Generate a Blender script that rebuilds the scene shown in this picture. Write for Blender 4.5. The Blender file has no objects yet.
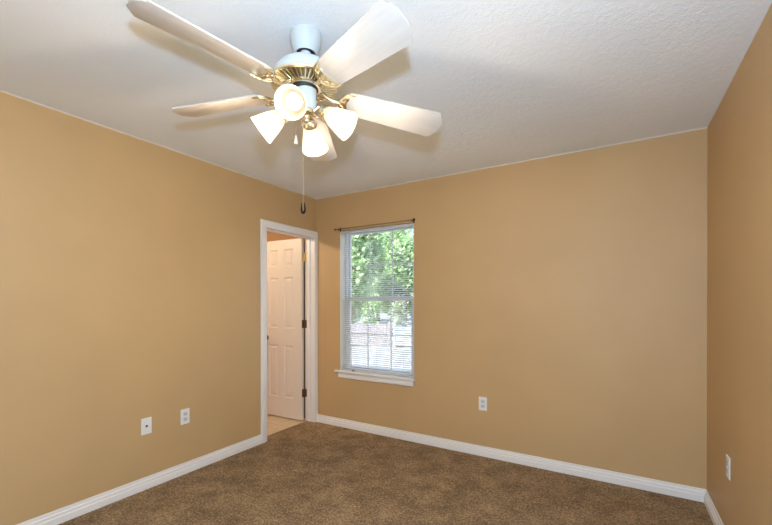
import bpy, bmesh, math, random
from mathutils import Vector, Matrix
random.seed(7)
PI = math.pi
C = bpy.context.scene.collection
SC = bpy.context.scene

# ------------------------------------------------------------------ camera, sky, lights, exposure
CAM = Vector((2.8264, -3.2136, 1.2993))
YAW, PITCH, ROLL, FPX = 0.5422, -0.0036, -0.0009, 383.71
cd = bpy.data.cameras.new('camera'); cam = bpy.data.objects.new('camera', cd); C.objects.link(cam)
cd.sensor_width = 36.0; cd.lens = FPX / 772 * 36.0; cd.shift_y = 41.8 / 772; cd.clip_start = 0.02; cd.clip_end = 300
cam.matrix_world = Matrix.Translation(CAM) @ Matrix.Rotation(YAW, 4, 'Z') @ Matrix.Rotation(PI/2 + PITCH, 4, 'X') @ Matrix.Rotation(ROLL, 4, 'Z')
SC.camera = cam
SC.view_settings.view_transform = 'Standard'; SC.view_settings.look = 'None'
SC.view_settings.gamma = 1.0; SC.view_settings.use_curve_mapping = False
SC.view_settings.exposure = 0.0

world = bpy.data.worlds.new('sky'); SC.world = world; world.use_nodes = True
wn = world.node_tree.nodes; wl = world.node_tree.links
sky = wn.new('ShaderNodeTexSky'); sky.sky_type = 'NISHITA'; sky.sun_disc = False
sky.sun_elevation = math.radians(55); sky.sun_rotation = math.radians(200); sky.dust_density = 2.0
wn['Background'].inputs['Strength'].default_value = 0.7
wl.new(sky.outputs[0], wn['Background'].inputs['Color'])

def lamp(name, kind, loc, power, color, radius=0.05, aim=None, cone=None, blend=1.0):
    ld = bpy.data.lights.new(name, kind); ld.energy = power; ld.color = color
    if kind != 'SUN': ld.shadow_soft_size = radius
    o = bpy.data.objects.new(name, ld); C.objects.link(o); o.location = loc
    if aim is not None:
        o.rotation_euler = (Vector(aim) - Vector(loc)).to_track_quat('-Z', 'Y').to_euler()
    if cone: ld.spot_size = math.radians(cone); ld.spot_blend = blend
    return o
sun = lamp('sun', 'SUN', (0, -10, 20), 10.5, (1.0, 0.95, 0.86), aim=(1.5, 2.0, 0)); sun.data.angle = math.radians(0.6)
# the photographer's flash head on top of the camera, tilted up at the ceiling
FLASH = (2.851, -3.232, 1.515)
lamp('camera_flash', 'POINT', FLASH, 140, (0.49, 0.745, 1.08), 0.035)

# ------------------------------------------------------------------ helpers
def tag(o, label=None, cat=None, group=None, kind=None):
    if label: o['label'] = label
    if cat: o['category'] = cat
    if group: o['group'] = group
    if kind: o['kind'] = kind
    return o
def obj(name, bm, mat, parent=None, smooth=False, matrix=None):
    me = bpy.data.meshes.new(name)
    bmesh.ops.recalc_face_normals(bm, faces=bm.faces[:])
    bm.to_mesh(me); bm.free()
    if smooth:
        for p in me.polygons: p.use_smooth = True
        if smooth == 'auto':
            try: me.set_sharp_from_angle(angle=math.radians(38))
            except Exception: pass
    for m in (mat if isinstance(mat, (list, tuple)) else [mat]): me.materials.append(m)
    o = bpy.data.objects.new(name, me); C.objects.link(o)
    if parent: o.parent = parent
    if matrix is not None: o.matrix_local = matrix
    return o
def empty(name, loc, rz=0.0):
    o = bpy.data.objects.new(name, None); C.objects.link(o)
    o.location = loc; o.rotation_euler = (0, 0, rz); o.empty_display_size = 0.1
    return o
def box(bm, x0, x1, y0, y1, z0, z1, bev=0.0, mi=0, segs=2):
    b = bmesh.new()
    v = [b.verts.new((x, y, z)) for x in (x0, x1) for y in (y0, y1) for z in (z0, z1)]
    for f in ((0,1,3,2),(4,6,7,5),(0,4,5,1),(2,3,7,6),(0,2,6,4),(1,5,7,3)): b.faces.new([v[i] for i in f])
    if bev: bmesh.ops.bevel(b, geom=b.edges[:], offset=bev, segments=segs, affect='EDGES', profile=0.5)
    merge(bm, b, mi)
def merge(bm, b, mi=0, mtx=None):
    if mtx is not None: bmesh.ops.transform(b, matrix=mtx, verts=b.verts[:])
    vm = {v: bm.verts.new(v.co) for v in b.verts}
    for f in b.faces:
        try:
            g = bm.faces.new([vm[v] for v in f.verts]); g.material_index = mi; g.smooth = f.smooth
        except ValueError: pass
    b.free()
def lathe(bm, prof, n=32, mtx=None, mi=0, cap=True):
    b = bmesh.new(); rings = []
    for r, z in prof:
        if r < 1e-5: rings.append([b.verts.new((0, 0, z))])
        else: rings.append([b.verts.new((r*math.cos(2*PI*i/n), r*math.sin(2*PI*i/n), z)) for i in range(n)])
    for a, c in zip(rings, rings[1:]):
        for i in range(n):
            j = (i+1) % n
            if len(a) == 1 and len(c) == 1: continue
            if len(a) == 1: b.faces.new((a[0], c[i], c[j]))
            elif len(c) == 1: b.faces.new((a[i], c[0], a[j]))
            else: b.faces.new((a[i], c[i], c[j], a[j]))
    if cap:
        for rg in (rings[0], rings[-1]):
            if len(rg) > 2: b.faces.new(rg)
    merge(bm, b, mi, mtx)
def tube(bm, pts, rad, n=8, mi=0):
    b = bmesh.new(); pts = [Vector(p) for p in pts]
    rads = rad if isinstance(rad, (list, tuple)) else [rad]*len(pts)
    rings = []; up = Vector((0, 0, 1))
    for i, p in enumerate(pts):
        t = (pts[min(i+1, len(pts)-1)] - pts[max(i-1, 0)]).normalized()
        u = up - t*up.dot(t)
        if u.length < 1e-3: u = Vector((1, 0, 0)) - t*t.x
        u.normalize(); w = t.cross(u); up = u
        rings.append([b.verts.new(p + (u*math.cos(2*PI*k/n) + w*math.sin(2*PI*k/n))*rads[i]) for k in range(n)])
    for a, c in zip(rings, rings[1:]):
        for k in range(n): b.faces.new((a[k], a[(k+1) % n], c[(k+1) % n], c[k]))
    b.faces.new(rings[0][::-1]); b.faces.new(rings[-1])
    merge(bm, b, mi)
def spline(pts, n=8):
    P = [Vector(p) for p in pts]; P = [P[0]*2-P[1]] + P + [P[-1]*2-P[-2]]; out = []
    for i in range(1, len(P)-2):
        for k in range(n):
            t = k/n; a, b, c, d = P[i-1], P[i], P[i+1], P[i+2]
            out.append(0.5*((2*b) + (c-a)*t + (2*a-5*b+4*c-d)*t*t + (-a+3*b-3*c+d)*t**3))
    out.append(P[-2]); return out
def prism(bm, outline, z0, z1, mi=0, bev=0.0, mtx=None):
    b = bmesh.new()
    lo = [b.verts.new((x, y, z0)) for x, y in outline]; hi = [b.verts.new((x, y, z1)) for x, y in outline]
    n = len(outline)
    b.faces.new(lo[::-1]); b.faces.new(hi)
    for i in range(n): b.faces.new((lo[i], lo[(i+1) % n], hi[(i+1) % n], hi[i]))
    if bev: bmesh.ops.bevel(b, geom=[e for e in b.edges if abs(e.verts[0].co.z-e.verts[1].co.z) < 1e-6], offset=bev, segments=2, affect='EDGES', profile=0.5)
    merge(bm, b, mi, mtx)
def sweep(bm, prof, path, axis_out):
    """extrude a moulding profile (out, up) straight along path a->b; axis_out(p) gives points"""
    n = len(prof); b = bmesh.new(); rings = []
    for s in path: rings.append([b.verts.new(axis_out(s, o, u)) for o, u in prof])
    for a, c in zip(rings, rings[1:]):
        for i in range(n): b.faces.new((a[i], a[(i+1) % n], c[(i+1) % n], c[i]))
    b.faces.new(rings[0][::-1]); b.faces.new(rings[-1])
    merge(bm, b)

# ------------------------------------------------------------------ materials
def mat(name, col, rough=0.5, metal=0.0, **kw):
    m = bpy.data.materials.new(name); m.use_nodes = True
    p = m.node_tree.nodes['Principled BSDF']
    p.inputs['Base Color'].default_value = (*col, 1); p.inputs['Roughness'].default_value = rough
    p.inputs['Metallic'].default_value = metal
    for k, v in kw.items(): p.inputs[k].default_value = v
    return m
def nodes(m): return m.node_tree.nodes, m.node_tree.links, m.node_tree.nodes['Principled BSDF']
def geo_noise(m, scale, detail=3, rough=0.6):
    N, L, p = nodes(m)
    g = N.new('ShaderNodeNewGeometry'); t = N.new('ShaderNodeTexNoise')
    t.inputs['Scale'].default_value = scale; t.inputs['Detail'].default_value = detail; t.inputs['Roughness'].default_value = rough
    L.new(g.outputs['Position'], t.inputs['Vector']); return t
def bump(m, height, strength, dist):
    N, L, p = nodes(m)
    b = N.new('ShaderNodeBump'); b.inputs['Strength'].default_value = strength; b.inputs['Distance'].default_value = dist
    L.new(height, b.inputs['Height']); L.new(b.outputs['Normal'], p.inputs['Normal'])
def ramp(m, fac, stops):
    N, L, p = nodes(m)
    r = N.new('ShaderNodeValToRGB'); L.new(fac, r.inputs['Fac'])
    e = r.color_ramp.elements
    while len(e) < len(stops): e.new(0.5)
    for el, (pos, c) in zip(e, stops): el.position = pos; el.color = (*c, 1)
    return r
def mixrgb(m, fac, a, b, mode='MIX'):
    N, L, p = nodes(m)
    x = N.new('ShaderNodeMixRGB'); x.blend_type = mode
    for s, v in ((x.inputs['Fac'], fac), (x.inputs['Color1'], a), (x.inputs['Color2'], b)):
        if hasattr(v, 'node'): L.new(v, s)
        elif isinstance(v, (int, float)): s.default_value = v
        else: s.default_value = (*v, 1)
    return x

WALL = (0.54, 0.355, 0.168)
CEIL = (0.86, 0.88, 0.905)
# tan wall paint with orange-peel texture; ceiling paint laps a centimetre onto the wall top
M_wall = mat('tan_wall_paint', WALL, 0.55)
N, L, p = nodes(M_wall)
t = geo_noise(M_wall, 130, 2); t2 = geo_noise(M_wall, 1.3, 2); t3 = geo_noise(M_wall, 22, 2)
c0 = ramp(M_wall, t2.outputs['Fac'], [(0.3, tuple(v*0.96 for v in WALL)), (0.7, tuple(v*1.04 for v in WALL))])
g = N.new('ShaderNodeNewGeometry'); sx = N.new('ShaderNodeSeparateXYZ'); L.new(g.outputs['Position'], sx.inputs[0])
ma = N.new('ShaderNodeMath'); ma.operation = 'MULTIPLY_ADD'; ma.inputs[1].default_value = 0.008; L.new(t3.outputs['Fac'], ma.inputs[0]); L.new(sx.outputs['Z'], ma.inputs[2])
gt = N.new('ShaderNodeMath'); gt.operation = 'GREATER_THAN'; gt.inputs[1].default_value = 2.436; L.new(ma.outputs[0], gt.inputs[0])
cx = mixrgb(M_wall, gt.outputs[0], c0.outputs[0], (0.66, 0.60, 0.52)); L.new(cx.outputs[0], p.inputs['Base Color'])
bump(M_wall, t.outputs['Fac'], 0.25, 0.0012)
# sprayed ceiling texture
M_ceil = mat('white_ceiling_texture', CEIL, 0.9)
t = geo_noise(M_ceil, 95, 3, 0.7); t2 = geo_noise(M_ceil, 33, 2)
N, L, p = nodes(M_ceil)
ad = N.new('ShaderNodeMath'); ad.operation = 'ADD'; L.new(t.outputs['Fac'], ad.inputs[0]); L.new(t2.outputs['Fac'], ad.inputs[1])
bump(M_ceil, ad.outputs[0], 0.5, 0.005)
# brown cut-pile carpet
M_carpet = mat('brown_carpet', (0.1, 0.07, 0.04), 1.0)
N, L, p = nodes(M_carpet)
f1 = geo_noise(M_carpet, 75, 4, 0.8); f2 = geo_noise(M_carpet, 5.5, 4, 0.6); f3 = geo_noise(M_carpet, 26, 2, 0.6)
ca = ramp(M_carpet, f1.outputs['Fac'], [(0.32, (0.125, 0.072, 0.036)), (0.50, (0.335, 0.217, 0.113)), (0.68, (0.63, 0.445, 0.27))])
cb = ramp(M_carpet, f2.outputs['Fac'], [(0.36, (0.78, 0.77, 0.77)), (0.66, (1.24, 1.24, 1.25))])
cm = mixrgb(M_carpet, 1.0, ca.outputs[0], cb.outputs[0], 'MULTIPLY')
cc = ramp(M_carpet, f3.outputs['Fac'], [(0.35, (0.85, 0.85, 0.85)), (0.65, (1.12, 1.12, 1.12))])
cm2 = mixrgb(M_carpet, 1.0, cm.outputs[0], cc.outputs[0], 'MULTIPLY'); L.new(cm2.outputs[0], p.inputs['Base Color'])
p.inputs['Specular IOR Level'].default_value = 0.1
ad = N.new('ShaderNodeMath'); ad.operation = 'ADD'; L.new(f1.outputs['Fac'], ad.inputs[0]); L.new(f3.outputs['Fac'], ad.inputs[1])
bump(M_carpet, ad.outputs[0], 0.8, 0.02)
M_tile = mat('beige_vinyl_floor', (0.62, 0.47, 0.30), 0.35)
N, L, p = nodes(M_tile)
t = geo_noise(M_tile, 9, 4); r = ramp(M_tile, t.outputs['Fac'], [(0.3, (0.56, 0.42, 0.26)), (0.7, (0.68, 0.53, 0.35))])
bk = N.new('ShaderNodeTexBrick'); bk.offset = 0; bk.inputs['Scale'].default_value = 1.0; bk.inputs['Brick Width'].default_value = 0.3; bk.inputs['Row Height'].default_value = 0.3; bk.inputs['Mortar Size'].default_value = 0.004
bk.inputs['Mortar'].default_value = (0.45, 0.34, 0.22, 1); g = N.new('ShaderNodeNewGeometry'); L.new(g.outputs['Position'], bk.inputs['Vector'])
L.new(r.outputs[0], bk.inputs['Color1']); L.new(r.outputs[0], bk.inputs['Color2']); L.new(bk.outputs['Color'], p.inputs['Base Color'])
M_trim = mat('white_trim_paint', (0.83, 0.79, 0.755), 0.35)
M_bathwall = mat('shaded_bathroom_paint', (0.36, 0.19, 0.07), 0.6)  # wall tone darkened: the dim shade behind the door is put into the paint
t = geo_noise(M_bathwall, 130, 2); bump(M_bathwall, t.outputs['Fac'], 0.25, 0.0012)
M_door = mat('cream_door_paint', (0.74, 0.66, 0.56), 0.4)
t = geo_noise(M_door, 60, 2); bump(M_door, t.outputs['Fac'], 0.08, 0.001)
M_vinyl = mat('greyed_white_vinyl', (0.64, 0.65, 0.65), 0.4)  # greyed to carry the blind slats' shade on the frame in its colour
M_slat = mat('white_slat', (0.85, 0.84, 0.82), 0.45)
M_plate = mat('white_plate', (0.80, 0.79, 0.76), 0.3)
M_recep = mat('receptacle_grey_white', (0.62, 0.62, 0.63), 0.35)
M_dark = mat('dark_slot', (0.02, 0.02, 0.02), 0.6)
M_bronze = mat('dark_bronze', (0.045, 0.028, 0.018), 0.4, 0.6)
M_rod = mat('brown_rod', (0.27, 0.16, 0.08), 0.4, 0.4)
M_fanwhite = mat('fan_white_enamel', (0.60, 0.63, 0.63), 0.25)
M_chrome = mat('white_ball', (0.8, 0.83, 0.85), 0.15)
M_brass = mat('polished_brass', (0.87, 0.79, 0.60), 0.24, 1.0)
t = geo_noise(M_brass, 120, 2); bump(M_brass, t.outputs['Fac'], 0.15, 0.001)
M_brassdark = mat('dark_brass_recess', (0.22, 0.14, 0.05), 0.45, 0.7)  # dark tone for the backing behind the ribs
M_hinge = mat('hinge_brass', (0.75, 0.56, 0.28), 0.3, 1.0)
M_hinge_dark = mat('hinge_dark_bronze', (0.22, 0.12, 0.06), 0.45, 0.7)  # darker tone for the middle and lower hinges
M_blade = mat('bleached_oak_blade', (0.78, 0.73, 0.67), 0.32)
N, L, p = nodes(M_blade)
tc = N.new('ShaderNodeTexCoord'); mp = N.new('ShaderNodeMapping'); mp.inputs['Scale'].default_value = (4, 70, 4); L.new(tc.outputs['Object'], mp.inputs[0])
t = N.new('ShaderNodeTexNoise'); t.inputs['Scale'].default_value = 1.0; t.inputs['Detail'].default_value = 4; L.new(mp.outputs[0], t.inputs['Vector'])
r = ramp(M_blade, t.outputs['Fac'], [(0.3, (0.55, 0.50, 0.455)), (0.7, (0.60, 0.55, 0.50))]); L.new(r.outputs[0], p.inputs['Base Color'])
M_pendant = mat('black_pendant', (0.012, 0.008, 0.006), 0.9, 0.0, **{'Specular IOR Level': 0.1})
M_chain = mat('white_chain', (0.75, 0.68, 0.55), 0.3)
M_beads = mat('bead_chain', (0.33, 0.26, 0.16), 0.6)
def glass_mat(name, tint=(1, 1, 1), gloss=0.05):
    m = bpy.data.materials.new(name); m.use_nodes = True; N, L = m.node_tree.nodes, m.node_tree.links
    N.remove(N['Principled BSDF']); a = N.new('ShaderNodeBsdfTransparent'); b = N.new('ShaderNodeBsdfGlossy'); x = N.new('ShaderNodeMixShader')
    a.inputs[0].default_value = (*tint, 1); b.inputs['Roughness'].default_value = 0.02; x.inputs[0].default_value = gloss
    L.new(a.outputs[0], x.inputs[1]); L.new(b.outputs[0], x.inputs[2]); L.new(x.outputs[0], N['Material Output'].inputs[0]); return m
M_pane = glass_mat('window_glass', (0.96, 0.98, 0.97), 0.04)
# frosted lamp glass: passes the bulb's light diffusely
M_shade = bpy.data.materials.new('frosted_lamp_glass'); M_shade.use_nodes = True
N, L = M_shade.node_tree.nodes, M_shade.node_tree.links; N.remove(N['Principled BSDF'])
a = N.new('ShaderNodeBsdfTranslucent'); a.inputs[0].default_value = (0.94, 0.89, 0.80, 1)
b = N.new('ShaderNodeBsdfDiffuse'); b.inputs[0].default_value = (0.26, 0.23, 0.18, 1)
tr = N.new('ShaderNodeBsdfTransparent'); tr.inputs[0].default_value = (1, 0.97, 0.92, 1)
gl = N.new('ShaderNodeBsdfGlossy'); gl.inputs['Roughness'].default_value = 0.15
x1 = N.new('ShaderNodeMixShader'); x1.inputs[0].default_value = 0.40; L.new(a.outputs[0], x1.inputs[1]); L.new(b.outputs[0], x1.inputs[2])
x2 = N.new('ShaderNodeMixShader'); x2.inputs[0].default_value = 0.20; L.new(x1.outputs[0], x2.inputs[1]); L.new(tr.outputs[0], x2.inputs[2])
x3 = N.new('ShaderNodeMixShader'); x3.inputs[0].default_value = 0.06; L.new(x2.outputs[0], x3.inputs[1]); L.new(gl.outputs[0], x3.inputs[2])
L.new(x3.outputs[0], N['Material Output'].inputs[0])
M_bulb = mat('lit_bulb', (1, 0.95, 0.85), 0.4); pb = nodes(M_bulb)[2]
pb.inputs['Emission Color'].default_value = (1.0, 0.90, 0.74, 1); pb.inputs['Emission Strength'].default_value = 5.2

# ------------------------------------------------------------------ room shell
W, H, YB = 3.3273, 2.44, -4.0          # room width, height, rear wall
TH = 0.127                              # wall thickness
DY0, DY1, DZ = -0.698, -0.040, 2.008    # doorway in the left wall
WX0, WX1, WZ0, WZ1 = 0.326, 1.197, 0.592, 2.058   # window opening in the back wall
BX0, BY0, BY1 = -1.95, -1.95, 0.02      # bathroom behind the doorway
def struct(name, bm, m, parent=None, smooth=False):
    o = obj(name, bm, m, parent, smooth)
    if not parent: o['kind'] = 'structure'
    return o
bm = bmesh.new(); box(bm, -0.105, W+TH, YB-TH, 0.0, -0.05, 0.0); struct('floor', bm, M_carpet)
bm = bmesh.new(); box(bm, BX0-TH, -0.105, BY0-TH, 0.15, -0.05, -0.002); struct('floor_bathroom', bm, M_tile)
bm = bmesh.new(); box(bm, BX0-TH, W+TH, YB-TH, 0.15, H, H+0.12); struct('ceiling', bm, M_ceil)
bm = bmesh.new()
box(bm, -TH, 0, YB-TH, DY0-0.018, 0, H); box(bm, -TH, 0, DY0-0.018, DY1+0.018, DZ+0.018, H); box(bm, -TH, 0, DY1+0.018, 0.15, 0, H)
struct('wall_left', bm, M_wall)
bm = bmesh.new()
BT = 0.15
box(bm, 0, WX0, 0, BT, -0.05, H); box(bm, WX1, W+TH, 0, BT, -0.05, H)
box(bm, WX0, WX1, 0, BT, -0.05, WZ0-0.02); box(bm, WX0, WX1, 0, BT, WZ1, H)
struct('wall_back', bm, M_wall)
bm = bmesh.new(); box(bm, W, W+TH, YB-TH, 0, -0.05, H); struct('wall_right', bm, M_wall)
bm = bmesh.new(); box(bm, 0, W, YB-TH, YB, -0.05, H); struct('wall_rear', bm, M_wall)
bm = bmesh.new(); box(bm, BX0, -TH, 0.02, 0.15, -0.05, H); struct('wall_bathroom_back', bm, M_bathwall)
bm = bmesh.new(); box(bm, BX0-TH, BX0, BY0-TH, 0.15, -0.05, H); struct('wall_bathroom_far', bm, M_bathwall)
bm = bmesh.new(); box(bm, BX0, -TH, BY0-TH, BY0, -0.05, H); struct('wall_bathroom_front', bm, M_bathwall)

# baseboards: stepped profile (out from wall, up)
BP = [(0, 0), (0.0165, 0), (0.0165, 0.040), (0.0135, 0.043), (0.0115, 0.046), (0.0125, 0.058), (0.0105, 0.062), (0.0065, 0.066), (0.0060, 0.083), (0, 0.083)]
CY0 = -0.7725                            # outer edge of the door casing
bm = bmesh.new(); sweep(bm, BP, (YB, CY0), lambda s, o, u: (o, s, u)); struct('baseboard_left', bm, M_trim)
bm = bmesh.new(); sweep(bm, BP, (0.0, W), lambda s, o, u: (s, -o, u)); struct('baseboard_back', bm, M_trim)
bm = bmesh.new(); sweep(bm, BP, (YB, -0.0142), lambda s, o, u: (W-o, s, u)); struct('baseboard_right', bm, M_trim)
bm = bmesh.new(); sweep(bm, BP, (0.015, W-0.015), lambda s, o, u: (s, YB+o, u)); struct('baseboard_rear', bm, M_trim)
bm = bmesh.new(); sweep(bm, BP, (BX0, -0.45), lambda s, o, u: (s, 0.02-o, u)); struct('baseboard_bathroom', bm, M_trim)

# door casing (mitred, one mesh) and jamb
bm = bmesh.new()
CP = [(0, 0), (0.009, 0), (0.0115, 0.012), (0.016, 0.035), (0.017, 0.058), (0.014, 0.068), (0, 0.070)]  # (out, away from opening)
iz = DZ - 0.004
b = bmesh.new(); rings = []
for corner in range(4):
    rg = []
    for o, d in CP:
        dr = min(d, 0.0375)                  # right leg is scribed against the room corner
        if corner == 0: pnt = (o, DY0-0.004-d, 0.0)
        elif corner == 1: pnt = (o, DY0-0.004-d, iz+0.004+d)
        elif corner == 2: pnt = (o, DY1+0.002+dr, iz+0.004+d)
        else: pnt = (o, DY1+0.002+dr, 0.0)
        rg.append(b.verts.new(pnt))
    rings.append(rg)
for a_, c_ in zip(rings, rings[1:]):
    for i in range(len(CP)-1): b.faces.new((a_[i], a_[i+1], c_[i+1], c_[i]))
b.faces.new(rings[0]); b.faces.new(rings[-1])
merge(bm, b); struct('trim_1', bm, M_trim)
bm = bmesh.new()
box(bm, -TH-0.002, 0.002, DY0-0.018, DY0, 0, DZ+0.018); box(bm, -TH-0.002, 0.002, DY1, DY1+0.018, 0, DZ+0.018); box(bm, -TH-0.002, 0.002, DY0, DY1, DZ, DZ+0.018)
# stop strips
box(bm, -0.085, -0.052, DY0, DY0+0.011, 0, DZ); box(bm, -0.085, -0.052, DY1-0.011, DY1, 0, DZ); box(bm, -0.085, -0.052, DY0, DY1, DZ-0.011, DZ)
struct('trim_2', bm, M_trim)

# six-panel door, hinged on the far right jamb and open into the bathroom.  local x runs from hinge to latch, y = thickness
DW, DH, DT = 0.582, 2.0, 0.035
def panel_face(bm, side):
    """recessed six-panel face at y = side*DT/2 built as a grid with raised fields"""
    y = side*DT/2; s = -side
    xs = [0, 0.120, 0.255, 0.345, 0.480, DW]; zs = [0, 0.222, 0.812, 1.005, 1.578, 1.700, 1.895, DH]
    def q(pts): bm.faces.new([bm.verts.new(p_) for p_ in (pts if side < 0 else pts[::-1])])
    for i in range(5):
        for j in range(7):
            x0, x1, z0, z1 = xs[i], xs[i+1], zs[j], zs[j+1]
            if i in (1, 3) and j in (1, 3, 5):
                lv = [(0, 0), (0.010, 0.008), (0.020, 0.009), (0.036, 0.002)]
                for (a_, da), (c_, dc) in zip(lv, lv[1:]):
                    A = [(x0+a_, y+s*da, z0+a_), (x1-a_, y+s*da, z0+a_), (x1-a_, y+s*da, z1-a_), (x0+a_, y+s*da, z1-a_)]
                    B = [(x0+c_, y+s*dc, z0+c_), (x1-c_, y+s*dc, z0+c_), (x1-c_, y+s*dc, z1-c_), (x0+c_, y+s*dc, z1-c_)]
                    for k in range(4): q([A[k], A[(k+1) % 4], B[(k+1) % 4], B[k]])
                a_, da = lv[-1]
                q([(x0+a_, y+s*da, z0+a_), (x1-a_, y+s*da, z0+a_), (x1-a_, y+s*da, z1-a_), (x0+a_, y+s*da, z1-a_)])
            else: q([(x0, y, z0), (x1, y, z0), (x1, y, z1), (x0, y, z1)])
bm = bmesh.new(); panel_face(bm, -1); panel_face(bm, 1)
h = DT/2
for pts in ([(0,-h,0),(0,h,0),(0,h,DH),(0,-h,DH)], [(DW,-h,0),(DW,-h,DH),(DW,h,DH),(DW,h,0)], [(0,-h,0),(DW,-h,0),(DW,h,0),(0,h,0)], [(0,-h,DH),(0,h,DH),(DW,h,DH),(DW,-h,DH)]):
    bm.faces.new([bm.verts.new(q_) for q_ in pts])
bmesh.ops.remove_doubles(bm, verts=bm.verts[:], dist=1e-5)
# local +x -> world -x ; the face seen from the bedroom is the one at world -y
door = obj('door_1', bm, M_door); door['kind'] = 'structure'
DA = PI + math.radians(3.0)
door.location = (-0.141, -0.068, 0.010); door.rotation_euler = (0, 0, DA)
for z, m in ((1.797, M_hinge), (1.058, M_hinge_dark), (0.295, M_hinge_dark)):
    bm = bmesh.new()
    box(bm, -0.0022, 0.0, -0.017, 0.015, z-0.044, z+0.044, 0.0008)                 # leaf on the door edge
    box(bm, -0.036, -0.004, -0.0265, -0.0245, z-0.044, z+0.044, 0.0008)           # leaf on the jamb
    for k in range(5):
        zz = z-0.044+k*0.0176
        lathe(bm, [(0.0055, zz+0.0005), (0.0055, zz+0.0171)], 12, Matrix.Translation((-0.006, -0.0225, 0)))
    for zz in (z-0.046, z+0.044): lathe(bm, [(0.004, zz), (0.004, zz+0.003)], 10, Matrix.Translation((-0.006, -0.0225, 0)))
    for dx in (-0.026, -0.014):
        for dz in (-0.03, 0, 0.03):
            lathe(bm, [(0.0, 0), (0.003, 0.0), (0.003, 0.0006), (0.0, 0.001)], 8, Matrix.Translation((dx, -0.0245, z+dz)) @ Matrix.Rotation(-PI/2, 4, 'X'))
    o = obj('hinge', bm, m, door, 'auto'); o['label'] = 'bright brass hinge' if m is M_hinge else 'dark bronze hinge'
bm = bmesh.new()
kp = [(0, 0), (0.031, 0), (0.031, 0.004), (0.026, 0.008), (0.012, 0.010), (0.011, 0.026), (0.018, 0.032), (0.026, 0.042), (0.0275, 0.050), (0.024, 0.060), (0.012, 0.066), (0, 0.067)]
for sd in (1, -1):
    lathe(bm, kp, 24, Matrix.Translation((DW-0.062, sd*h, 0.89)) @ Matrix.Rotation(-sd*PI/2, 4, 'X'))
obj('door_knob', bm, M_bronze, door, True)['label'] = 'dark metal door knob'

# ------------------------------------------------------------------ window: vinyl single-hung unit, stool and apron
win = bpy.data.objects.new('window_1', None)
bm = bmesh.new()
FY0, FY1 = 0.075, 0.145
def rect_frame(bm, x0, x1, z0, z1, w, y0, y1, bev=0.003, wb=None, wt=None):
    wb = w if wb is None else wb; wt = w if wt is None else wt
    box(bm, x0, x0+w, y0, y1, z0, z1, bev); box(bm, x1-w, x1, y0, y1, z0, z1, bev)
    box(bm, x0+w, x1-w, y0, y1, z0, z0+wb, bev); box(bm, x0+w, x1-w, y0, y1, z1-wt, z1, bev)
rect_frame(bm, WX0, WX1, WZ0-0.015, WZ1, 0.030, FY0, FY1, wt=0.018)
win = struct('window_1', bm, M_vinyl)
def sash(name, z0, z1, w, y0, y1, rail_lo, rail_hi):
    x0, x1 = WX0+0.028, WX1-0.028
    bm = bmesh.new(); rect_frame(bm, x0, x1, z0, z1, w, y0, y1, 0.003, rail_lo, rail_hi)
    s = obj(name, bm, M_vinyl, win)
    gx0, gx1, gz0, gz1, gy = x0+w-0.003, x1-w+0.003, z0+rail_lo-0.003, z1-rail_hi+0.003, (y0+y1)/2
    bm = bmesh.new(); box(bm, gx0, gx1, gy-0.002, gy+0.002, gz0, gz1); obj('pane', bm, M_pane, s)
    bm = bmesh.new()
    for xm in (0.620, 0.896): box(bm, xm-0.0065, xm+0.0065, gy-0.006, gy-0.0025, gz0, gz1)
    zm = (gz0+gz1)/2; box(bm, gx0, gx1, gy-0.0065, gy-0.003, zm-0.0065, zm+0.0065)
    obj('muntin_grid', bm, M_vinyl, s)
    return s
sash('upper_sash', 1.325, WZ1-0.016, 0.024, 0.112, 0.138, 0.040, 0.020)
lo = sash('lower_sash', WZ0+0.010, 1.365, 0.042, 0.080, 0.108, 0.036, 0.042)
bm = bmesh.new(); box(bm, 0.72, 0.80, 0.066, 0.082, 1.345, 1.368, 0.003); box(bm, 0.745, 0.755, 0.052, 0.068, 1.368, 1.378, 0.002)
obj('sash_lock', bm, M_vinyl, lo)
# white-painted reveal liner
bm = bmesh.new()
box(bm, WX0-0.001, WX0+0.006, 0.0, FY0+0.01, WZ0-0.015, WZ1); box(bm, WX1-0.006, WX1+0.001, 0.0, FY0+0.01, WZ0-0.015, WZ1)
struct('trim_3', bm, mat('cream_reveal_paint', (0.76, 0.72, 0.64), 0.45))
# stool with horns and apron
bm = bmesh.new()
prism(bm, [(WX0-0.052, -0.036), (WX1+0.020, -0.036), (WX1+0.020, 0.0), (WX1, 0.0), (WX1, FY0+0.003), (WX0, FY0+0.003), (WX0, 0.0), (WX0-0.052, 0.0)], WZ0-0.018, WZ0, bev=0.004)
sill = struct('trim_4', bm, M_trim)
bm = bmesh.new()
AP = [(0, 0), (0.011, 0), (0.015, 0.008), (0.015, 0.045), (0.012, 0.052), (0.012, 0.060), (0, 0.060)]
sweep(bm, AP, (WX0-0.014, WX1-0.003), lambda s, o, u: (s, -o, WZ0-0.0775+u)); obj('apron', bm, M_trim, sill)

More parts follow.
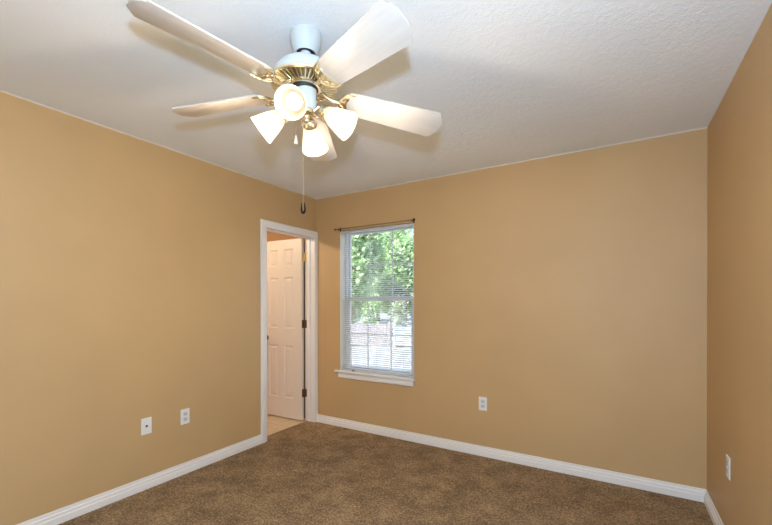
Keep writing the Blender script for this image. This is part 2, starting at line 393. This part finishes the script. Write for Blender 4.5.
# ------------------------------------------------------------------ mini blind
bl = empty('window_blind', (WX0+0.435, 0.045, WZ0))
tag(bl, 'white horizontal mini blind with open slats hanging inside the window', 'blind')
bo = Vector(bl.location)
def rel(bm): bmesh.ops.translate(bm, vec=-bo, verts=bm.verts[:]); return bm
bx0, bx1, by = WX0+0.010, WX1-0.010, 0.045
bm = bmesh.new(); box(bm, bx0, bx1, by-0.013, by+0.013, WZ1-0.026, WZ1-0.002, 0.002); obj('headrail', rel(bm), M_vinyl, bl)
bm = bmesh.new(); zt, zb = WZ1-0.042, WZ0+0.026; n = int((zt-zb)/0.0205)
for k in range(n+1):
    z = zb + (zt-zb)*k/n
    b = bmesh.new(); cols = []
    for i in range(5):
        yy = -0.0125 + 0.025*i/4; zz = 0.0020*(1-(yy/0.0125)**2) + 0.23*yy
        cols.append([b.verts.new((xx, by+yy, z+zz+off)) for xx in (bx0+0.004, bx1-0.004) for off in (0, 0.0006)])
    for c0_, c1_ in zip(cols, cols[1:]):
        b.faces.new((c0_[1], c0_[3], c1_[3], c1_[1])); b.faces.new((c0_[0], c1_[0], c1_[2], c0_[2]))
        b.faces.new((c0_[0], c0_[1], c1_[1], c1_[0])); b.faces.new((c0_[2], c1_[2], c1_[3], c0_[3]))
    b.faces.new((cols[0][0], cols[0][2], cols[0][3], cols[0][1])); b.faces.new((cols[-1][0], cols[-1][1], cols[-1][3], cols[-1][2]))
    merge(bm, b)
obj('slat_panel', rel(bm), M_slat, bl)
bm = bmesh.new(); box(bm, bx0+0.003, bx1-0.003, by-0.012, by+0.012, WZ0+0.003, WZ0+0.016, 0.002); obj('bottom_rail', rel(bm), M_vinyl, bl)
for xx in (bx0+0.12, (bx0+bx1)/2, bx1-0.12):
    bm = bmesh.new()
    for yy in (by-0.0128, by+0.0128): tube(bm, [(xx, yy, WZ0+0.012), (xx, yy, WZ1-0.025)], 0.0007, 5)
    obj('ladder_cord', rel(bm), M_slat, bl)
bm = bmesh.new(); tx = bx0+0.115
tube(bm, [(tx, by-0.018, WZ1-0.03), (tx, by-0.02, 1.4), (tx-0.002, by-0.022, 0.66), (tx, by-0.03, WZ0+0.010), (tx+0.02, by-0.036, WZ0+0.005)], 0.0009, 5)
lc = obj('lift_cord', rel(bm), M_slat, bl)
bm = bmesh.new(); lathe(bm, [(0.0, 0), (0.003, 0), (0.0075, 0.02), (0.0075, 0.028), (0, 0.03)], 12, Matrix.Translation((tx+0.018, by-0.036, WZ0+0.0075)) @ Matrix.Rotation(PI/2, 4, 'Y'))
obj('tassel', rel(bm), mat('grey_tassel', (0.12, 0.13, 0.13), 0.5), lc, True)['label'] = 'dark cord tassel lying on the sill'

# ------------------------------------------------------------------ curtain rod over the window
rz, ry = 2.070, -0.034
cr = empty('curtain_rod', (0.75, 0, rz)); tag(cr, 'thin brown curtain rod on two dark brackets above the window', 'curtain rod')
ro = Vector(cr.location)
bm = bmesh.new(); tube(bm, [(0.290, ry, rz), (1.213, ry, rz)], 0.0036, 10); bmesh.ops.translate(bm, vec=-ro, verts=bm.verts[:]); obj('rod', bm, M_rod, cr, True)
for xx, fx in ((0.336, 0.288), (1.196, 1.214)):
    bm = bmesh.new(); box(bm, xx-0.007, xx+0.007, -0.003, 0.0, rz-0.022, rz+0.022, 0.001); box(bm, xx-0.005, xx+0.005, ry+0.003, -0.002, rz-0.009, rz-0.005, 0.001)
    tube(bm, spline([(xx, ry+0.007, rz-0.007), (xx, ry, rz-0.008), (xx, ry-0.008, rz-0.003), (xx, ry-0.009, rz+0.004)], 4), 0.0035, 8)
    bmesh.ops.translate(bm, vec=-ro, verts=bm.verts[:]); obj('bracket', bm, M_bronze, cr, 'auto')
    bm = bmesh.new(); lathe(bm, [(0.0, -0.012), (0.006, -0.010), (0.0085, 0.0), (0.006, 0.010), (0.0, 0.012)], 14, Matrix.Translation((fx, ry, rz)) @ Matrix.Rotation(PI/2, 4, 'Y'))
    bmesh.ops.translate(bm, vec=-ro, verts=bm.verts[:]); obj('finial', bm, M_bronze, cr, True)

# ------------------------------------------------------------------ wall plates (built facing -y, rotated on to each wall)
def plate_base():
    bm = bmesh.new(); box(bm, -0.035, 0.035, -0.006, 0.0, -0.0573, 0.0573, 0.0025); return bm
def outlet(loc, rz_, label, group=None):
    root = empty('wall_outlet', loc, rz_); tag(root, label, 'outlet', group)
    obj('cover_plate', plate_base(), M_plate, root)
    for dz in (0.0195, -0.0195):
        bm = bmesh.new(); ol = []
        for k in range(24):
            a_ = 2*PI*k/24; ol.append((0.0172*math.cos(a_), max(-0.0135, min(0.0135, 0.0172*math.sin(a_)))))
        prism(bm, ol, 0.0, 0.0025, mtx=Matrix.Translation((0, -0.006, dz)) @ Matrix.Rotation(PI/2, 4, 'X'))
        rc = obj('receptacle', bm, M_recep, root)
        bm = bmesh.new()
        for sx_, hh in ((-0.0063, 0.0042), (0.0063, 0.0034)): box(bm, sx_-0.0012, sx_+0.0012, -0.0089, -0.0084, dz+0.003-hh, dz+0.003+hh)
        lathe(bm, [(0.0024, 0), (0.0024, 0.0005)], 10, Matrix.Translation((0, -0.0084, dz-0.0075)) @ Matrix.Rotation(PI/2, 4, 'X'))
        obj('slots', bm, M_dark, rc)
    bm = bmesh.new(); lathe(bm, [(0.0032, 0), (0.0030, 0.0010), (0, 0.0014)], 12, Matrix.Translation((0, -0.006, 0)) @ Matrix.Rotation(PI/2, 4, 'X')); obj('screw', bm, M_plate, root)
    return root
outlet((0, -1.4993, 0.4345), PI/2, 'white duplex outlet on the left wall, right of the cable plate', 'wall plates')
outlet((1.851, 0, 0.4430), 0, 'white duplex outlet on the back wall to the right of the window', 'wall plates')
outlet((W, -0.575, 0.4395), -PI/2, 'white duplex outlet seen edge-on on the right wall near the corner', 'wall plates')
cp = empty('cable_plate', (0, -1.7805, 0.4385), PI/2); tag(cp, 'white cable jack plate with dark centre hole on the left wall', 'wall plate', 'wall plates')
obj('cover_plate', plate_base(), M_plate, cp)
bm = bmesh.new()
for rr_ in ([(0.0075, 0), (0.0075, 0.003), (0.005, 0.003), (0.005, 0.008), (0.0035, 0.008), (0.0035, 0.002), (0, 0.002)],):
    lathe(bm, rr_, 16, Matrix.Translation((0, -0.006, 0)) @ Matrix.Rotation(PI/2, 4, 'X'), cap=False)
obj('coax_jack', bm, M_dark, cp, 'auto')['label'] = 'dark cable jack'
for dz in (0.042, -0.042):
    bm = bmesh.new(); lathe(bm, [(0.0032, 0), (0.0030, 0.0010), (0, 0.0014)], 12, Matrix.Translation((0, -0.006, dz)) @ Matrix.Rotation(PI/2, 4, 'X')); obj('screw', bm, M_plate, cp)

# ------------------------------------------------------------------ ceiling fan
FX, FY = 1.706, -2.0128
fan = empty('ceiling_fan', (FX, FY, H)); tag(fan, 'white and brass five-blade ceiling fan with four lit glass lamps', 'ceiling fan')
AX = Vector((-0.516, 0.857, 0))            # the hanger leans slightly, so the canopy sits a little further back
def fz(bm): bmesh.ops.translate(bm, vec=(0, 0, -H), verts=bm.verts[:]); return bm
bm = bmesh.new(); lathe(bm, [(0.066, 2.4395), (0.067, 2.425), (0.064, 2.403), (0.057, 2.378), (0.050, 2.359), (0.048, 2.354), (0.045, 2.355), (0.030, 2.368)], 40, Matrix.Translation(AX*0.030), cap=False)
can = obj('canopy', fz(bm), M_fanwhite, fan, 'auto')
bm = bmesh.new(); lathe(bm, [(0.0455, 2.361), (0.0, 2.361)], 32, Matrix.Translation(AX*0.030), cap=False); obj('canopy_shade_disc', fz(bm), M_dark, can)  # black disc stands in for the shade inside the open canopy
bm = bmesh.new(); lathe(bm, [(0.012, 2.364), (0.021, 2.360), (0.024, 2.350), (0.019, 2.339), (0.015, 2.330), (0.016, 2.298)], 24, Matrix.Translation(AX*0.024)); obj('hanger_neck', fz(bm), M_chrome, fan, True)
bm = bmesh.new(); lathe(bm, [(0.0, 2.309), (0.030, 2.310), (0.060, 2.307), (0.088, 2.298), (0.110, 2.284), (0.122, 2.266), (0.126, 2.246), (0.125, 2.224), (0.0, 2.220)], 48, Matrix.Translation(AX*0.013)); obj('motor_housing', fz(bm), M_fanwhite, fan, 'auto')
# vented brass skirt under the motor: dark backing cone, radial ribs, rims
def cone_z(r): return 2.211 - (0.135-r)*0.15
bm = bmesh.new(); lathe(bm, [(0.126, 2.224), (0.134, 2.216), (0.052, cone_z(0.052)+0.008), (0.0, cone_z(0.052)+0.008)], 60)
skirt = obj('motor_skirt', fz(bm), M_brassdark, fan, 'auto')
bm = bmesh.new()
lathe(bm, [(0.122, 2.224), (0.132, 2.223), (0.139, 2.219), (0.141, 2.213), (0.139, 2.207), (0.133, 2.204), (0.129, 2.208), (0.129, 2.218)], 60, cap=False)
lathe(bm, [(0.072, cone_z(0.07)+0.004), (0.072, cone_z(0.07)-0.004), (0.066, cone_z(0.066)-0.007), (0.058, cone_z(0.058)-0.006), (0.054, cone_z(0.054)+0.004)], 48, cap=False)
for k in range(40):
    a_ = 2*PI*k/40; mt = Matrix.Rotation(a_, 4, 'Z')
    b = bmesh.new(); vs = []
    for r_, w_ in ((0.068, 0.0026), (0.10, 0.0040), (0.131, 0.0054)):
        z_ = cone_z(r_)
        vs.append([b.verts.new((r_, -w_, z_+0.006)), b.verts.new((r_, -w_*0.6, z_-0.003)), b.verts.new((r_, w_*0.6, z_-0.003)), b.verts.new((r_, w_, z_+0.006))])
    for u_, v_ in zip(vs, vs[1:]):
        for i in range(3): b.faces.new((u_[i], u_[i+1], v_[i+1], v_[i]))
    merge(bm, b, 0, mt)
obj('vent_ring', fz(bm), M_brass, skirt, 'auto')['label'] = 'polished brass ring of radial ribs'
bm = bmesh.new(); lathe(bm, [(0.052, 2.204), (0.052, 2.192), (0.047, 2.185), (0.0, 2.185)], 40, Matrix.Translation((0.002, 0.001, 0))); obj('collar', fz(bm), M_dark, fan, 'auto')['label'] = 'black collar'
SO = Matrix.Translation((0.007, 0.004, 0))
bm = bmesh.new(); lathe(bm, [(0.042, 2.187), (0.042, 2.125), (0.039, 2.112), (0.030, 2.104), (0.0, 2.104)], 40, SO); obj('switch_housing', fz(bm), M_fanwhite, fan, 'auto')
bm = bmesh.new(); lathe(bm, [(0.020, 2.106), (0.030, 2.103), (0.034, 2.096), (0.030, 2.088), (0.020, 2.084), (0.014, 2.078), (0.010, 2.066), (0.013, 2.060), (0.008, 2.053), (0.0, 2.050)], 32, SO); obj('light_kit_hub', fz(bm), M_brass, fan, True)
# four lamps
KA, KX, KY = 0.4824, 0.041, -0.048
LAMPS = []
for k in range(4):
    a_ = KA + k*PI/2
    def kp_(r_, z_): x_, y_ = r_*math.cos(a_), r_*math.sin(a_); return Vector((x_, y_, z_ + x_*KX + y_*KY - H))
    nk, op = kp_(0.094, 2.090), kp_(0.188, 2.027); ax = (op-nk).normalized()
    hub = Vector((0.007 + 0.028*math.cos(a_), 0.004 + 0.028*math.sin(a_), 2.096-H))
    mid = kp_(0.055, 2.112); back = nk - ax*0.030
    bm = bmesh.new(); tube(bm, spline([hub, mid, back - ax*0.006 + Vector((0, 0, 0.006)), back + ax*0.004], 7), 0.0062, 10)
    arm = obj('light_arm', bm, M_brass, fan, True)
    mt = Matrix.Translation(nk) @ Vector((0, 0, 1)).rotation_difference(ax).to_matrix().to_4x4()   # local z runs from neck to mouth
    bm = bmesh.new(); lathe(bm, [(0.0, -0.032), (0.012, -0.031), (0.021, -0.024), (0.026, -0.012), (0.0275, -0.004), (0.031, -0.003), (0.031, 0.004), (0.0275, 0.006), (0.0255, 0.0)], 28, mt, cap=False); obj('socket_cup', bm, M_brass, arm, 'auto')
    bm = bmesh.new()
    outer = [(0.0245, -0.004), (0.026, 0.006), (0.034, 0.020), (0.042, 0.040), (0.049, 0.066), (0.055, 0.092), (0.0605, 0.112)]
    inner = [(r_-0.003, z_) for r_, z_ in outer[::-1]]
    lathe(bm, outer + [(0.0605, 0.1145), (0.0575, 0.1145)] + inner, 40, mt, cap=False); obj('lamp_shade', bm, M_shade, arm, True)
    bm = bmesh.new(); lathe(bm, [(0.0, -0.005), (0.013, -0.004), (0.014, 0.018), (0.020, 0.032), (0.028, 0.050), (0.030, 0.063), (0.027, 0.077), (0.018, 0.088), (0.0, 0.093)], 24, mt); obj('light_bulb', bm, M_bulb, arm, True)
    LAMPS.append((Vector(fan.location) + nk + ax*0.100, ax))
for P_, ax in LAMPS:
    lamp('fan_lamp_light', 'SPOT', P_, 12.5, (1.0, 0.82, 0.60), 0.03, aim=P_ + ax, cone=168, blend=0.5)
    lamp('fan_lamp_glow', 'POINT', P_ + ax*0.03, 2.9, (1.0, 0.86, 0.68), 0.035)
# blades: origin, radial direction, chord direction measured for each blade
BL = [((0.6453, 0.764, -0.0816), (-0.7244, 0.6119, -0.3348), 2.1767), ((-0.5335, 0.8458, -0.0875), (-0.8379, -0.5286, -0.1027), 2.1788),
      ((-0.9564, -0.2919, -0.0226), (0.2827, -0.9262, -0.2132), 2.1775), ((-0.1828, -0.9831, 0.0145), (0.964, -0.1793, -0.2008), 2.1755),
      ((0.938, -0.3468, -0.0893), (0.3211, 0.8684, -0.4192), 2.183)]
bm = bmesh.new()
half = [(0.176, 0.030), (0.180, 0.046), (0.190, 0.0555), (0.210, 0.0575), (0.36, 0.064), (0.597, 0.0735), (0.6307, 0.0275)]
ol = [(x_, -y_) for x_, y_ in half] + [(x_, y_) for x_, y_ in half[::-1]]
prism(bm, ol, 0.0, 0.0062, bev=0.0012)
proto_blade = obj('blade', bm, M_blade, fan, 'auto')
bm = bmesh.new()
# brass blade iron on the underside: arm, crescent with two horns, centre scroll, screws
cres = [(0.150, 0.0), (0.153, 0.016), (0.158, 0.034), (0.170, 0.050), (0.186, 0.0565), (0.204, 0.058), (0.218, 0.0525), (0.203, 0.050), (0.190, 0.043), (0.183, 0.031), (0.186, 0.019), (0.178, 0.010), (0.182, 0.0)]
full = cres + [(x_, -y_) for x_, y_ in cres[-2:0:-1]]
prism(bm, full, -0.0055, 0.0005, bev=0.0014)
for sg in (1, -1):
    tube(bm, spline([(0.138, 0, -0.006), (0.148, sg*0.018, -0.009), (0.162, sg*0.036, -0.009), (0.180, sg*0.051, -0.008), (0.214, sg*0.0545, -0.006)], 6), [0.0045]*20 + [0.003]*5, 8)
    tube(bm, spline([(0.150, sg*0.004, -0.008), (0.166, sg*0.014, -0.010), (0.172, sg*0.026, -0.009), (0.164, sg*0.031, -0.008), (0.158, sg*0.024, -0.008)], 5), 0.0028, 8)
    lathe(bm, [(0.0045, 0), (0.004, 0.002), (0, 0.003)], 10, Matrix.Translation((0.198, sg*0.050, -0.0055)) @ Matrix.Rotation(PI, 4, 'X'))
lathe(bm, [(0.0045, 0), (0.004, 0.002), (0, 0.003)], 10, Matrix.Translation((0.172, 0, -0.0055)) @ Matrix.Rotation(PI, 4, 'X'))
prism(bm, [(0.136, -0.010), (0.160, -0.014), (0.160, 0.014), (0.136, 0.010)], -0.010, -0.002, bev=0.002)
tube(bm, spline([(0.072, 0.0, 0.022), (0.086, -0.004, 0.008), (0.105, -0.004, -0.004), (0.125, 0.0, -0.007), (0.148, 0, -0.006)], 6), [0.0085]*6 + [0.0075]*12 + [0.009]*7, 10)
proto_iron = obj('blade_iron', bm, M_brass, proto_blade, 'auto')
for k, (ex, ey, zz) in enumerate(BL):
    X = Vector(ex).normalized(); Y = Vector(ey); Y = (Y - X*Y.dot(X)).normalized(); Z = X.cross(Y)
    R_ = Matrix((X, Y, Z)).transposed().to_4x4(); R_.translation = (0, 0, zz-H)
    if k == 0: o = proto_blade
    else:
        o = proto_blade.copy(); C.objects.link(o); o.parent = fan
        i_ = proto_iron.copy(); C.objects.link(i_); i_.parent = o
    o.matrix_local = R_
# pull chains
bm = bmesh.new()
def beads(bm, x_, y_, z0, z1):
    tube(bm, [(x_, y_, z0), (x_, y_, z1)], 0.0006, 6)
    z_ = z0
    while z_ < z1:
        lathe(bm, [(0, -0.0015), (0.0012, -0.0006), (0.0012, 0.0006), (0, 0.0015)], 6, Matrix.Translation((x_, y_, z_))); z_ += 0.0046
x_, y_ = 1.671-FX, -2.027-FY
tube(bm, [(x_+0.012, y_+0.006, 2.118-H), (x_, y_, 2.112-H)], 0.003, 8); beads(bm, x_, y_, 2.000-H, 2.112-H)
ch = obj('pull_chain', bm, M_beads, fan); ch['label'] = 'short pale pull chain with a white bell'
bm = bmesh.new(); lathe(bm, [(0, 2.002), (0.0028, 2.001), (0.0045, 1.990), (0.0085, 1.970), (0.009, 1.966), (0, 1.965)], 16, Matrix.Translation((x_, y_, 0))); obj('pull_bell', fz(bm), M_chain, ch, True)
bm = bmesh.new(); x_, y_ = 1.698-FX, -2.012-FY
x_, y_ = -0.008, 0.0
tube(bm, [(0.0, 0.002, 2.110-H), (x_, y_, 2.100-H)], 0.0025, 8); beads(bm, x_, y_, 1.684-H, 2.100-H)
ch = obj('pull_chain', bm, M_beads, fan); ch['label'] = 'long pale pull chain with a dark pendant'
bm = bmesh.new(); rx, ryy = math.cos(YAW), math.sin(YAW)
pts = [(-0.0052, 1.720), (-0.0066, 1.705), (-0.0070, 1.690), (-0.0040, 1.680), (0.0, 1.6775), (0.0040, 1.680), (0.0070, 1.690), (0.0066, 1.705), (0.0052, 1.720)]
sp = spline([(x_ + d_*rx, y_ + d_*ryy, z_-H) for d_, z_ in pts], 4); nn = len(sp)
tube(bm, sp, [0.0016 + 0.0036*math.sin(PI*i/(nn-1)) for i in range(nn)], 10); obj('pull_pendant', bm, M_pendant, ch, True)['label'] = 'dark U-shaped pendant'

# ------------------------------------------------------------------ added bathroom ceiling light (unseen, put in to brighten door and floor)
bt = empty('added_dome_light', (-1.0, -1.25, H)); tag(bt, 'unseen round dome light added on the bathroom ceiling to brighten the door', 'added ceiling light')
bm = bmesh.new(); lathe(bm, [(0.0, 0.0), (0.11, 0.0), (0.112, -0.02), (0.10, -0.028), (0.0, -0.028)], 32); obj('base', bm, M_brass, bt, 'auto')
bm = bmesh.new(); lathe(bm, [(0.10, -0.0285), (0.095, -0.055), (0.07, -0.08), (0.03, -0.094), (0.0, -0.097)], 32, cap=False); obj('glass_dome', bm, M_shade, bt, True)
lamp('added_dome_lamp', 'POINT', (-1.0, -1.25, H-0.14), 46, (1.0, 0.82, 0.60), 0.06)

# ------------------------------------------------------------------ outdoors
GZ = -0.9
bm = bmesh.new(); box(bm, -45, 30, 0.15, 70, GZ-0.2, GZ)
M_drive = mat('pale_concrete', (0.55, 0.54, 0.53), 0.9); t = geo_noise(M_drive, 1.2, 5); r = ramp(M_drive, t.outputs['Fac'], [(0.35, (0.17, 0.18, 0.165)), (0.65, (0.33, 0.33, 0.33))]); nodes(M_drive)[1].new(r.outputs[0], nodes(M_drive)[2].inputs['Base Color'])
struct('ground', bm, M_drive)
FW = Vector((-math.sin(YAW), math.cos(YAW), 0)); RT = Vector((math.cos(YAW), math.sin(YAW), 0))
def out(d, u):                              # point on the ground at distance d along view, lateral by image column of the window view
    P_ = CAM + FW*d + RT*(d*(u-386)/FPX); return Vector((P_.x, P_.y, GZ))
def fence(name, label, p0, p1, h, m, gap, boards):
    d = (p1-p0); ln = d.length; root = empty(name, p0, math.atan2(d.y, d.x)); tag(root, label, 'fence', 'fences across the yard')
    bm = bmesh.new()
    if boards == 'v':
        n_ = int(ln/0.16)
        for i in range(n_): box(bm, i*ln/n_+gap/2, (i+1)*ln/n_-gap/2, -0.012, 0.012, 0.04, h + 0.01*math.sin(i*7.3))
        for z_ in (0.25, h-0.2): box(bm, 0, ln, 0.012, 0.05, z_-0.04, z_+0.04)
    else:
        n_ = 5
        for i in range(n_): box(bm, 0, ln, -0.02, 0.02, 0.06 + i*(h-0.06)/n_, 0.06 + (i+1)*(h-0.06)/n_ - gap)
    obj('board_panel', bm, m, root)
    n_ = max(2, int(ln/2.4))
    for i in range(n_+1):
        bm = bmesh.new(); box(bm, i*ln/n_-0.06, i*ln/n_+0.06, -0.06, 0.06, 0, h+0.08, 0.01); lathe(bm, [(0.085, h+0.08), (0.085, h+0.10), (0, h+0.16)], 4, Matrix.Translation((i*ln/n_, 0, 0)) @ Matrix.Rotation(PI/4, 4, 'Z')); obj('post', bm, m, root)
M_greywood = mat('weathered_grey_wood', (0.30, 0.27, 0.28), 0.9); t = geo_noise(M_greywood, 7, 4); r = ramp(M_greywood, t.outputs['Fac'], [(0.3, (0.20, 0.18, 0.19)), (0.7, (0.40, 0.36, 0.37))]); nodes(M_greywood)[1].new(r.outputs[0], nodes(M_greywood)[2].inputs['Base Color'])
M_whitefence = mat('white_fence', (0.42, 0.45, 0.46), 0.6)
fence('wooden_fence', 'weathered grey board fence across the yard, seen through the left of the window', out(20.5, 290), out(19.2, 389.5), 1.13, M_greywood, 0.02, 'v')
fence('vinyl_fence', 'white horizontal rail fence across the yard, seen through the right of the window', out(19.2, 394.5), out(18.0, 520), 1.05, M_whitefence, 0.02, 'h')
def leafmat(name, c0_, c1_):
    m = bpy.data.materials.new(name); m.use_nodes = True; N, L, p = nodes(m)
    t = geo_noise(m, 1.6, 3); r = ramp(m, t.outputs['Fac'], [(0.35, c0_), (0.65, c1_)]); L.new(r.outputs[0], p.inputs['Base Color']); p.inputs['Roughness'].default_value = 0.6
    tl = N.new('ShaderNodeBsdfTranslucent'); L.new(r.outputs[0], tl.inputs[0]); mx = N.new('ShaderNodeMixShader'); mx.inputs[0].default_value = 0.45
    L.new(p.outputs[0], mx.inputs[1]); L.new(tl.outputs[0], mx.inputs[2]); L.new(mx.outputs[0], N['Material Output'].inputs[0]); return m
M_leafA = leafmat('leaves_light_green', (0.30, 0.48, 0.22), (0.62, 0.75, 0.48)); M_leafB = leafmat('leaves_mid_green', (0.14, 0.30, 0.14), (0.42, 0.60, 0.34))
M_blossom = leafmat('white_blossom', (0.45, 0.55, 0.35), (0.85, 0.85, 0.82))
M_bark = mat('bark', (0.20, 0.16, 0.12), 0.9)
def leaf_cloud(bm, c_, rx_, rz_, n_, size):
    for _ in range(n_):
        while True:
            v = Vector((random.uniform(-1, 1), random.uniform(-1, 1), random.uniform(-1, 1)))
            if 0.15 < v.length < 1: break
        P_ = c_ + Vector((v.x*rx_, v.y*rx_, v.z*rz_))
        s = size*random.uniform(0.6, 1.3); R_ = Matrix.Rotation(random.uniform(0, 2*PI), 3, 'Z') @ Matrix.Rotation(random.uniform(-1.2, 1.2), 3, 'X')
        bm.faces.new([bm.verts.new(P_ + R_ @ Vector(q_)) for q_ in ((0, 0, 0), (s*0.35, s*0.5, 0.05*s), (0, s, 0), (-s*0.35, s*0.5, 0.05*s))])
def tree(name, label, base, h, r, n_, m, lowest, size=0.34, group='trees beyond the yard'):
    root = empty(name, base, random.uniform(0, 6)); tag(root, label, 'tree' if 'tree' in name else 'shrub', group)
    bm = bmesh.new(); tube(bm, spline([(0, 0, 0), (0.08, 0.03, h*0.25), (-0.05, 0.08, h*0.55), (0.05, 0, h*0.85)], 4), [0.055*r*(1-0.06*i) for i in range(13)], 8)
    for k in range(6):
        a_ = k*1.05; tube(bm, spline([(0, 0.03, h*(0.25+0.07*k)), (r*0.3*math.cos(a_), r*0.3*math.sin(a_), h*(0.38+0.07*k)), (r*0.7*math.cos(a_), r*0.7*math.sin(a_), h*(0.48+0.07*k))], 3), [0.022*r]*4+[0.012*r]*3, 6)
    obj('trunk', bm, M_bark, root)
    bm = bmesh.new()
    nb = 14
    for k in range(nb):
        a_ = random.uniform(0, 2*PI); rr_ = r*random.uniform(0.12, 0.54); z_ = lowest + (h-lowest)*random.uniform(0.12, 0.9)
        leaf_cloud(bm, Vector((rr_*math.cos(a_), rr_*math.sin(a_), z_)), r*0.48, (h-lowest)*0.17, n_//nb, size)
    obj('foliage', bm, m, root)
TREES = [(26, 270, 8.5, 2.4, M_leafB, 'mid green tree behind the grey fence, hidden past the window left edge'), (25.5, 352, 8.2, 2.4, M_leafA, 'light green tree behind the grey fence, nearest in the left half of the window'),
         (30, 405, 9.0, 2.8, M_leafA, 'light green tree behind the white fence, nearest in the right half of the window'), (37, 352, 11.0, 3.2, M_leafB, 'mid green tree farther back, seen past the left half of the window'),
         (37, 446, 10.0, 3.2, M_leafB, 'mid green tree farther back, hidden past the window right edge'), (32, 500, 9.0, 2.8, M_leafA, 'light green tree far off to the right, out of the window view'),
         (47, 378, 13.0, 4.4, M_leafA, 'large light green tree in the farthest row, middle of the window'), (47, 298, 12.5, 4.2, M_leafB, 'large mid green tree in the farthest row, off to the left')]
for d_, u_, h_, r_, m_, lb in TREES: tree('leafy_tree', lb, out(d_, u_), h_, r_, 7000, m_, 0.8, 0.40)
SHR = [(21.2, 345, 2.4, 0.62, M_leafB, 'mid green shrub over the left end of the grey fence'), (21.2, 372, 2.6, 0.62, M_leafA, 'light green shrub over the grey fence, right of the left shrub'),
       (21.0, 399, 2.5, 0.62, M_blossom, 'white flowering shrub where the two fences meet'), (21.0, 428, 2.3, 0.62, M_leafA, 'light green shrub over the white fence')]
for d_, u_, h_, r_, m_, lb in SHR: tree('garden_shrub', lb, out(d_, u_), h_, r_, 900, m_, 0.2, 0.2, 'shrubs behind the fences')
